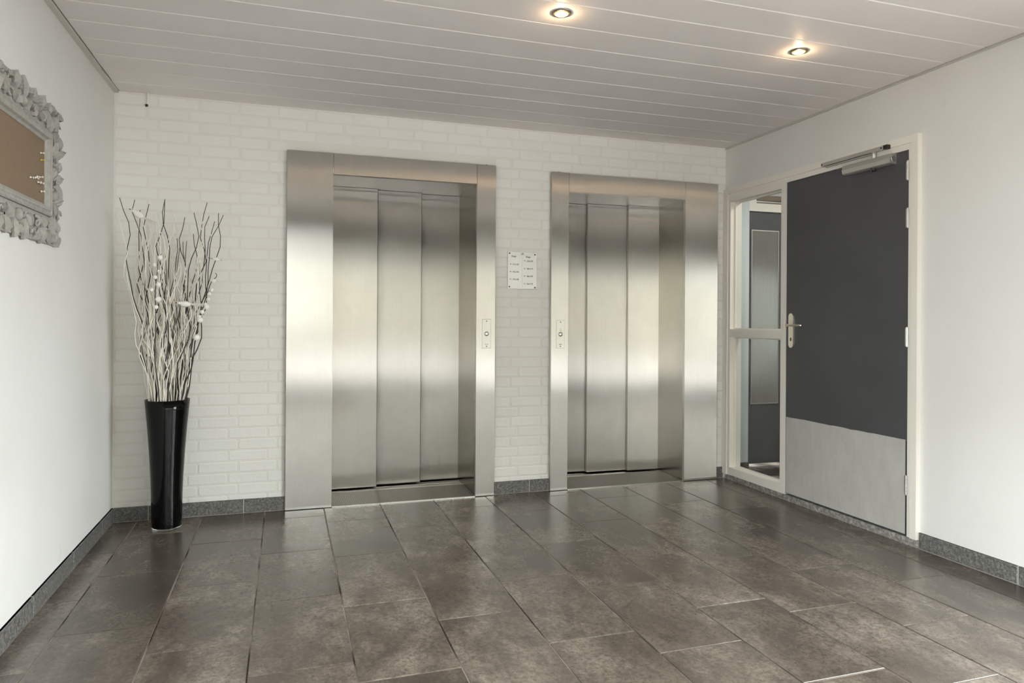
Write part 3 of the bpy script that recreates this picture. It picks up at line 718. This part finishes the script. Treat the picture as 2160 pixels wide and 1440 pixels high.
pin(-1.386, 1.816, W_, 'small white push pin behind others at the top of the cluster', .5, tz=.7, sc=.7)
pin(-1.356, 1.821, W_, 'white push pin at the cluster top right, beside the frame', -.1)
pin(-1.376, 1.797, W_, 'white push pin low in the cluster, left of an overlapping pair', .05)
pin(-1.345, 1.799, W_, 'white push pin low in the cluster, right of an overlapping pair', .12)
pin(-1.335, 1.765, W_, 'white push pin lowest on the board, under the cluster', -.05)
pin(-1.140, 2.168, W_, 'lone white push pin stuck in the top corner of the carved frame', -.9, x0=.012, sc=.8)

# ---- vase
VX, VY = .332, -.212
vs_ = thing('vase', 'tall tapering glossy black floor vase with a clear glass foot', 'vase', (VX, VY, 0))
prof = [(.0798, .0135), (.0812, .030), (.0838, .09), (.0842, .14), (.0845, .20), (.0880, .30), (.0965, .45), (.1075, .60), (.1165, .70), (.1215, .757),
        (.1185, .757), (.1135, .70), (.1045, .60), (.0935, .45), (.0850, .30), (.0810, .20), (.0790, .06), (.0001, .055)]
MB().lathe(prof, n=56, closed=False).build('body', M['black_glass'], vs_, smooth=True)
MB().lathe([(.0001, .0015), (.060, .0015), (.074, .0), (.0780, .002), (.0795, .006), (.0798, .0130), (.0001, .0130)], n=48, closed=False).build('glass_foot', M['clear_glass'], vs_, smooth=True)

# ---- twigs (each one its own object)
rt_ = random.Random(5)
ZR = [(.08, .060), (.5, .075), (.757, .104), (.9, .128), (1.0, .150), (1.15, .178), (1.3, .204), (1.5, .226), (1.7, .244), (1.95, .265)]
def RZ(z):
    for (za, ra), (zb, rb) in zip(ZR, ZR[1:]):
        if z <= zb: return ra + (rb - ra) * max(0, (z - za)) / (zb - za)
    return ZR[-1][1]
def twig_path(q0, q1, ztip, amp, ph, n=26, wl=.42, tipx=None):
    pts = []
    for i in range(n + 1):
        s = i / n; z = .10 + (ztip - .10) * s
        k = max(0, (z - .6) / (ztip - .6)); qx = q0[0] + (q1[0] - q0[0]) * k; qy = q0[1] + (q1[1] - q0[1]) * k
        a = amp * min(1, max(0, (z - .66) / .3))
        x = VX + qx * RZ(z) + a * math.sin(2 * math.pi * z / wl + ph[0]) + .4 * a * math.sin(2 * math.pi * z / (wl * .53) + ph[1])
        y = VY + qy * RZ(z) * .68 + a * .8 * math.sin(2 * math.pi * z / (wl * 1.1) + ph[2])
        if tipx is not None: x += (tipx - (VX + q1[0] * RZ(ztip))) * k ** 2.2
        if z < .78:
            dx, dy = x - VX, y - VY; d = math.hypot(dx, dy); lim = .074 if z < .5 else .074 + (z - .5) / .26 * .032
            if d > lim: x, y = VX + dx * lim / d, VY + dy * lim / d
        pts.append((x, min(y, -.018), z))
    return pts
def mk_twig(pts, r0, r1, mt):
    n = len(pts); q = MB().tube([(x - VX, y - VY, z) for x, y, z in pts], [r0 + (r1 - r0) * (i / (n - 1)) ** 1.3 for i in range(n)], 5)
    return q.mesh('willow_twig', mt, True)
def add_twig(pts, r0, r1, mt, label, group):
    o = link('willow_twig', mk_twig(pts, r0, r1, mt), None, (VX, VY, 0)); tag(o, label, 'twig', group); return o
LW, GW = 'thin wavy white-painted willow twig standing in the tall black vase', 'white twigs in the black vase'
LD, GD = 'thin wavy dark brown willow twig standing in the tall black vase', 'dark twigs in the black vase'
def rq(s=1.0):
    while True:
        a, b = rt_.uniform(-1, 1), rt_.uniform(-1, 1)
        if a * a + b * b < 1: return (a * s, b * s)
for i in range(104):
    q0 = rq(.98); q1 = (q0[0] * .75 + rt_.uniform(-.34, .34), q0[1] * .8 + rt_.uniform(-.3, .3))
    zt = rt_.choice((rt_.uniform(1.30, 1.62), rt_.uniform(1.58, 1.88)))
    add_twig(twig_path(q0, q1, zt, rt_.uniform(.010, .019), [rt_.uniform(0, 6.3) for _ in range(3)], wl=rt_.uniform(.34, .5)), rt_.uniform(.0038, .0048), .0021, M['twig_white'], LW, GW)
for i in range(18):
    q0 = rq(.95); q1 = (q0[0] * .8 + rt_.uniform(-.3, .3), q0[1] * .8 + rt_.uniform(-.3, .3))
    add_twig(twig_path(q0, q1, rt_.uniform(1.1, 1.7), rt_.uniform(.010, .019), [rt_.uniform(0, 6.3) for _ in range(3)], wl=rt_.uniform(.34, .5)), rt_.uniform(.0036, .0046), .0018, M['twig_dark'], LD, GD)
TALL = [.1, .161, .155, .223, .296, .308, .413, .536, .552, .610, .628, .563, .487, .38, .48]
for x, z in ((.1, 1.916), (.161, 1.922), (.155, 1.867), (.223, 1.89), (.296, 1.936), (.308, 1.931), (.413, 1.83), (.536, 1.924), (.552, 1.855), (.610, 1.855), (.628, 1.864), (.563, 1.818), (.487, 1.851), (.38, 1.70), (.48, 1.74)):
    q1 = ((x - VX) / RZ(z), rt_.uniform(-.5, .4)); q0 = (q1[0] * .75 + rt_.uniform(-.25, .25), q1[1])
    nth = sorted(TALL).index(x); ORD = 'first second third fourth fifth sixth seventh eighth ninth tenth eleventh twelfth thirteenth fourteenth fifteenth'.split()[nth]
    LT = 'tall dark twig, its tip ' + ORD + " from the left along the bunch's top"
    add_twig(twig_path(q0, q1, z, rt_.uniform(.012, .020), [rt_.uniform(0, 6.3) for _ in range(3)], wl=rt_.uniform(.4, .55), tipx=x), .0046, .0019, M['twig_dark'], LT, GD)
lone = [(VX - .04, VY - .02, .12), (VX - .085, VY - .03, .6), (VX - .098, VY - .02, .757), (.212, -.215, .86), (.195, -.20, .985), (.15, -.17, 1.06), (.105, -.13, 1.14), (.072, -.09, 1.24), (.058, -.075, 1.355)]
add_twig(lone, .0024, .0014, M['twig_white'], 'lone thin white twig arching out left of the bunch towards the wall', 'stray twig')

def bez(pts, n=24):
    out = []
    P = [Vector(p) for p in pts]; P = [P[0] * 2 - P[1]] + P + [P[-1] * 2 - P[-2]]
    for i in range(1, len(P) - 2):
        for k in range(max(2, n // (len(pts) - 1))):
            t = k / max(2, n // (len(pts) - 1)); a, b, c, d = P[i - 1:i + 3]
            out.append(tuple(.5 * ((2 * b) + (-a + c) * t + (2 * a - 5 * b + 4 * c - d) * t * t + (-a + 3 * b - 3 * c + d) * t ** 3)))
    out.append(tuple(P[-2])); return out
def ball_strand(label, stem, balls, y):
    t = thing('ball_branch', label, 'branch', (VX, VY, 0), 'branches with white balls')
    path = bez(stem, 40)
    q = MB().tube([(a - VX, b - VY, c) for a, b, c in path], [.0042 - .0026 * i / (len(path) - 1) for i in range(len(path))], 6); st = q.build('stem', M['twig_dark'], t, smooth=True)
    for x, z, r in balls:
        yy = y + rt_.uniform(-.008, .008)
        near = min(path, key=lambda p: (p[0] - x) ** 2 + (p[2] - z + .01) ** 2)
        b = MB().ball((x - VX, yy - VY, z), r, 14, 10).build('ball', M['felt'], t, smooth=True)
        MB().tube([(near[0] - VX, near[1] - VY, near[2]), (x - VX, yy - VY, z)], .0012, 5).build('stalk', M['twig_dark'], t)
    return t
ball_strand('dark branch of white felt balls on the right side of the twig bunch',
            [(VX + .05, VY - .05, .15), (VX + .085, VY - .075, .757), (.47, -.285, .95), (.488, -.292, 1.1), (.505, -.295, 1.2), (.53, -.295, 1.30), (.555, -.295, 1.39), (.575, -.295, 1.45), (.598, -.29, 1.475), (.602, -.29, 1.492), (.594, -.29, 1.502)],
            [(.587, 1.453, .0125), (.577, 1.402, .0108), (.563, 1.375, .0118), (.558, 1.345, .0108), (.540, 1.316, .011), (.549, 1.301, .0150), (.526, 1.271, .0128), (.511, 1.244, .0105), (.513, 1.224, .0172), (.498, 1.122, .0185)], -.295)
ball_strand('dark branch of white felt balls rising through the middle of the twig bunch',
            [(VX - .02, VY - .06, .15), (VX - .03, VY - .09, .757), (.285, -.345, 1.0), (.292, -.36, 1.2), (.288, -.365, 1.36), (.296, -.365, 1.48), (.302, -.362, 1.56), (.318, -.36, 1.60)],
            [(.312, 1.577, .0140), (.283, 1.536, .0110), (.304, 1.499, .0112), (.288, 1.465, .0115), (.305, 1.423, .0145), (.271, 1.394, .011), (.302, 1.341, .0175), (.294, 1.296, .0118)], -.365)

# ---- white craft birds
def bird(label, pos, head_dir, length, tail=True, perch=None):
    """built along local +X (head), then turned; pos is the body centre"""
    t = thing('decorative_bird', label, 'bird ornament', pos, 'white feathered birds in the twigs')
    ang = math.atan2(head_dir[1], head_dir[0]); t.rotation_euler = (0, -ang, 0) if head_dir[0] >= 0 else (0, 0, 0)
    flip = head_dir[0] < 0
    if flip: t.rotation_euler = (0, -math.atan2(head_dir[1], -head_dir[0]), math.pi)
    L = length
    sec = [(-.50, .10, -.02), (-.38, .30, -.01), (-.15, .50, .0), (.10, .52, .01), (.30, .42, .03), (.42, .30, .07), (.50, .27, .10), (.60, .25, .12), (.70, .16, .11), (.76, .05, .10)]
    n = 12; vs = []; fs = []
    for x, r, z in sec: vs += [(x * L * .42, r * L * .24 * math.cos(2 * math.pi * j / n), z * L * .42 + r * L * .24 * math.sin(2 * math.pi * j / n)) for j in range(n)]
    for i in range(len(sec) - 1): fs += [(i * n + j, i * n + (j + 1) % n, (i + 1) * n + (j + 1) % n, (i + 1) * n + j) for j in range(n)]
    fs += [tuple(range(n - 1, -1, -1)), tuple(range((len(sec) - 1) * n, len(sec) * n))]
    MB().add(vs, fs).build('body', M['felt'], t, smooth=True)
    bk = MB().tube([(.74 * L * .42, 0, .10 * L * .42), (.90 * L * .42, 0, .08 * L * .42)], [.011 * L * 2, .0015], 6); bk.build('beak', M['twig_dark'], t)
    e = MB(); e.ball((.60 * L * .42, -.05 * L, .165 * L * .42), .010 * L * 1.6, 8, 6); e.ball((.60 * L * .42, .05 * L, .165 * L * .42), .010 * L * 1.6, 8, 6); e.build('eyes', M['black'], t)
    if tail:
        for k in range(6):
            a = (k - 2.5) * .07; w_ = .028 * L * 2; q = MB(); x0 = -.28 * L * .42; x1 = -L * (.70 + .06 * (k % 3)); d = .012 * (k % 2)
            pts = []; m_ = 6
            top = [(x0 + (x1 - x0) * i / m_, w_ * math.sin(math.pi * min(.98, .25 + .75 * i / m_)) ** .6) for i in range(m_ + 1)]
            vs = []
            for x, hw in top:
                s_ = -(x - x0)
                for sg_ in (-1, 1):
                    for th in (-.0006, .0006): vs.append((x, s_ * a + sg_ * hw * .7, -.01 * L + s_ * (a * .5 - .02) + d * .3 + th + .12 * hw * sg_))
            fs = []
            for i in range(m_):
                b = i * 4; fs += [(b, b + 4, b + 6, b + 2), (b + 1, b + 3, b + 7, b + 5), (b, b + 1, b + 5, b + 4), (b + 2, b + 6, b + 7, b + 3)]
            fs += [(0, 2, 3, 1), (m_ * 4, m_ * 4 + 1, m_ * 4 + 3, m_ * 4 + 2)]
            q.add(vs, fs).build('tail_feather', M['feather'], t)
    if perch:
        inv = t.matrix_basis.inverted()
        q = MB().tube([inv @ Vector(pos), inv @ Vector(perch)], .0012, 5); q.build('wire', M['twig_dark'], t)
    return t
bird('white bird with a long feather tail near the top left of the twigs', (.190, -.31, 1.821), (-.85, .45), .150)
bird('white bird with a pale feather tail in the middle of the twigs, facing left', (.440, -.34, 1.3155), (-1, .02), .140)
bird('small white bird on a wire at the right side of the twigs, facing right', (.596, -.27, 1.586), (.9, -.32), .085, False, (.545, -.235, 1.594))
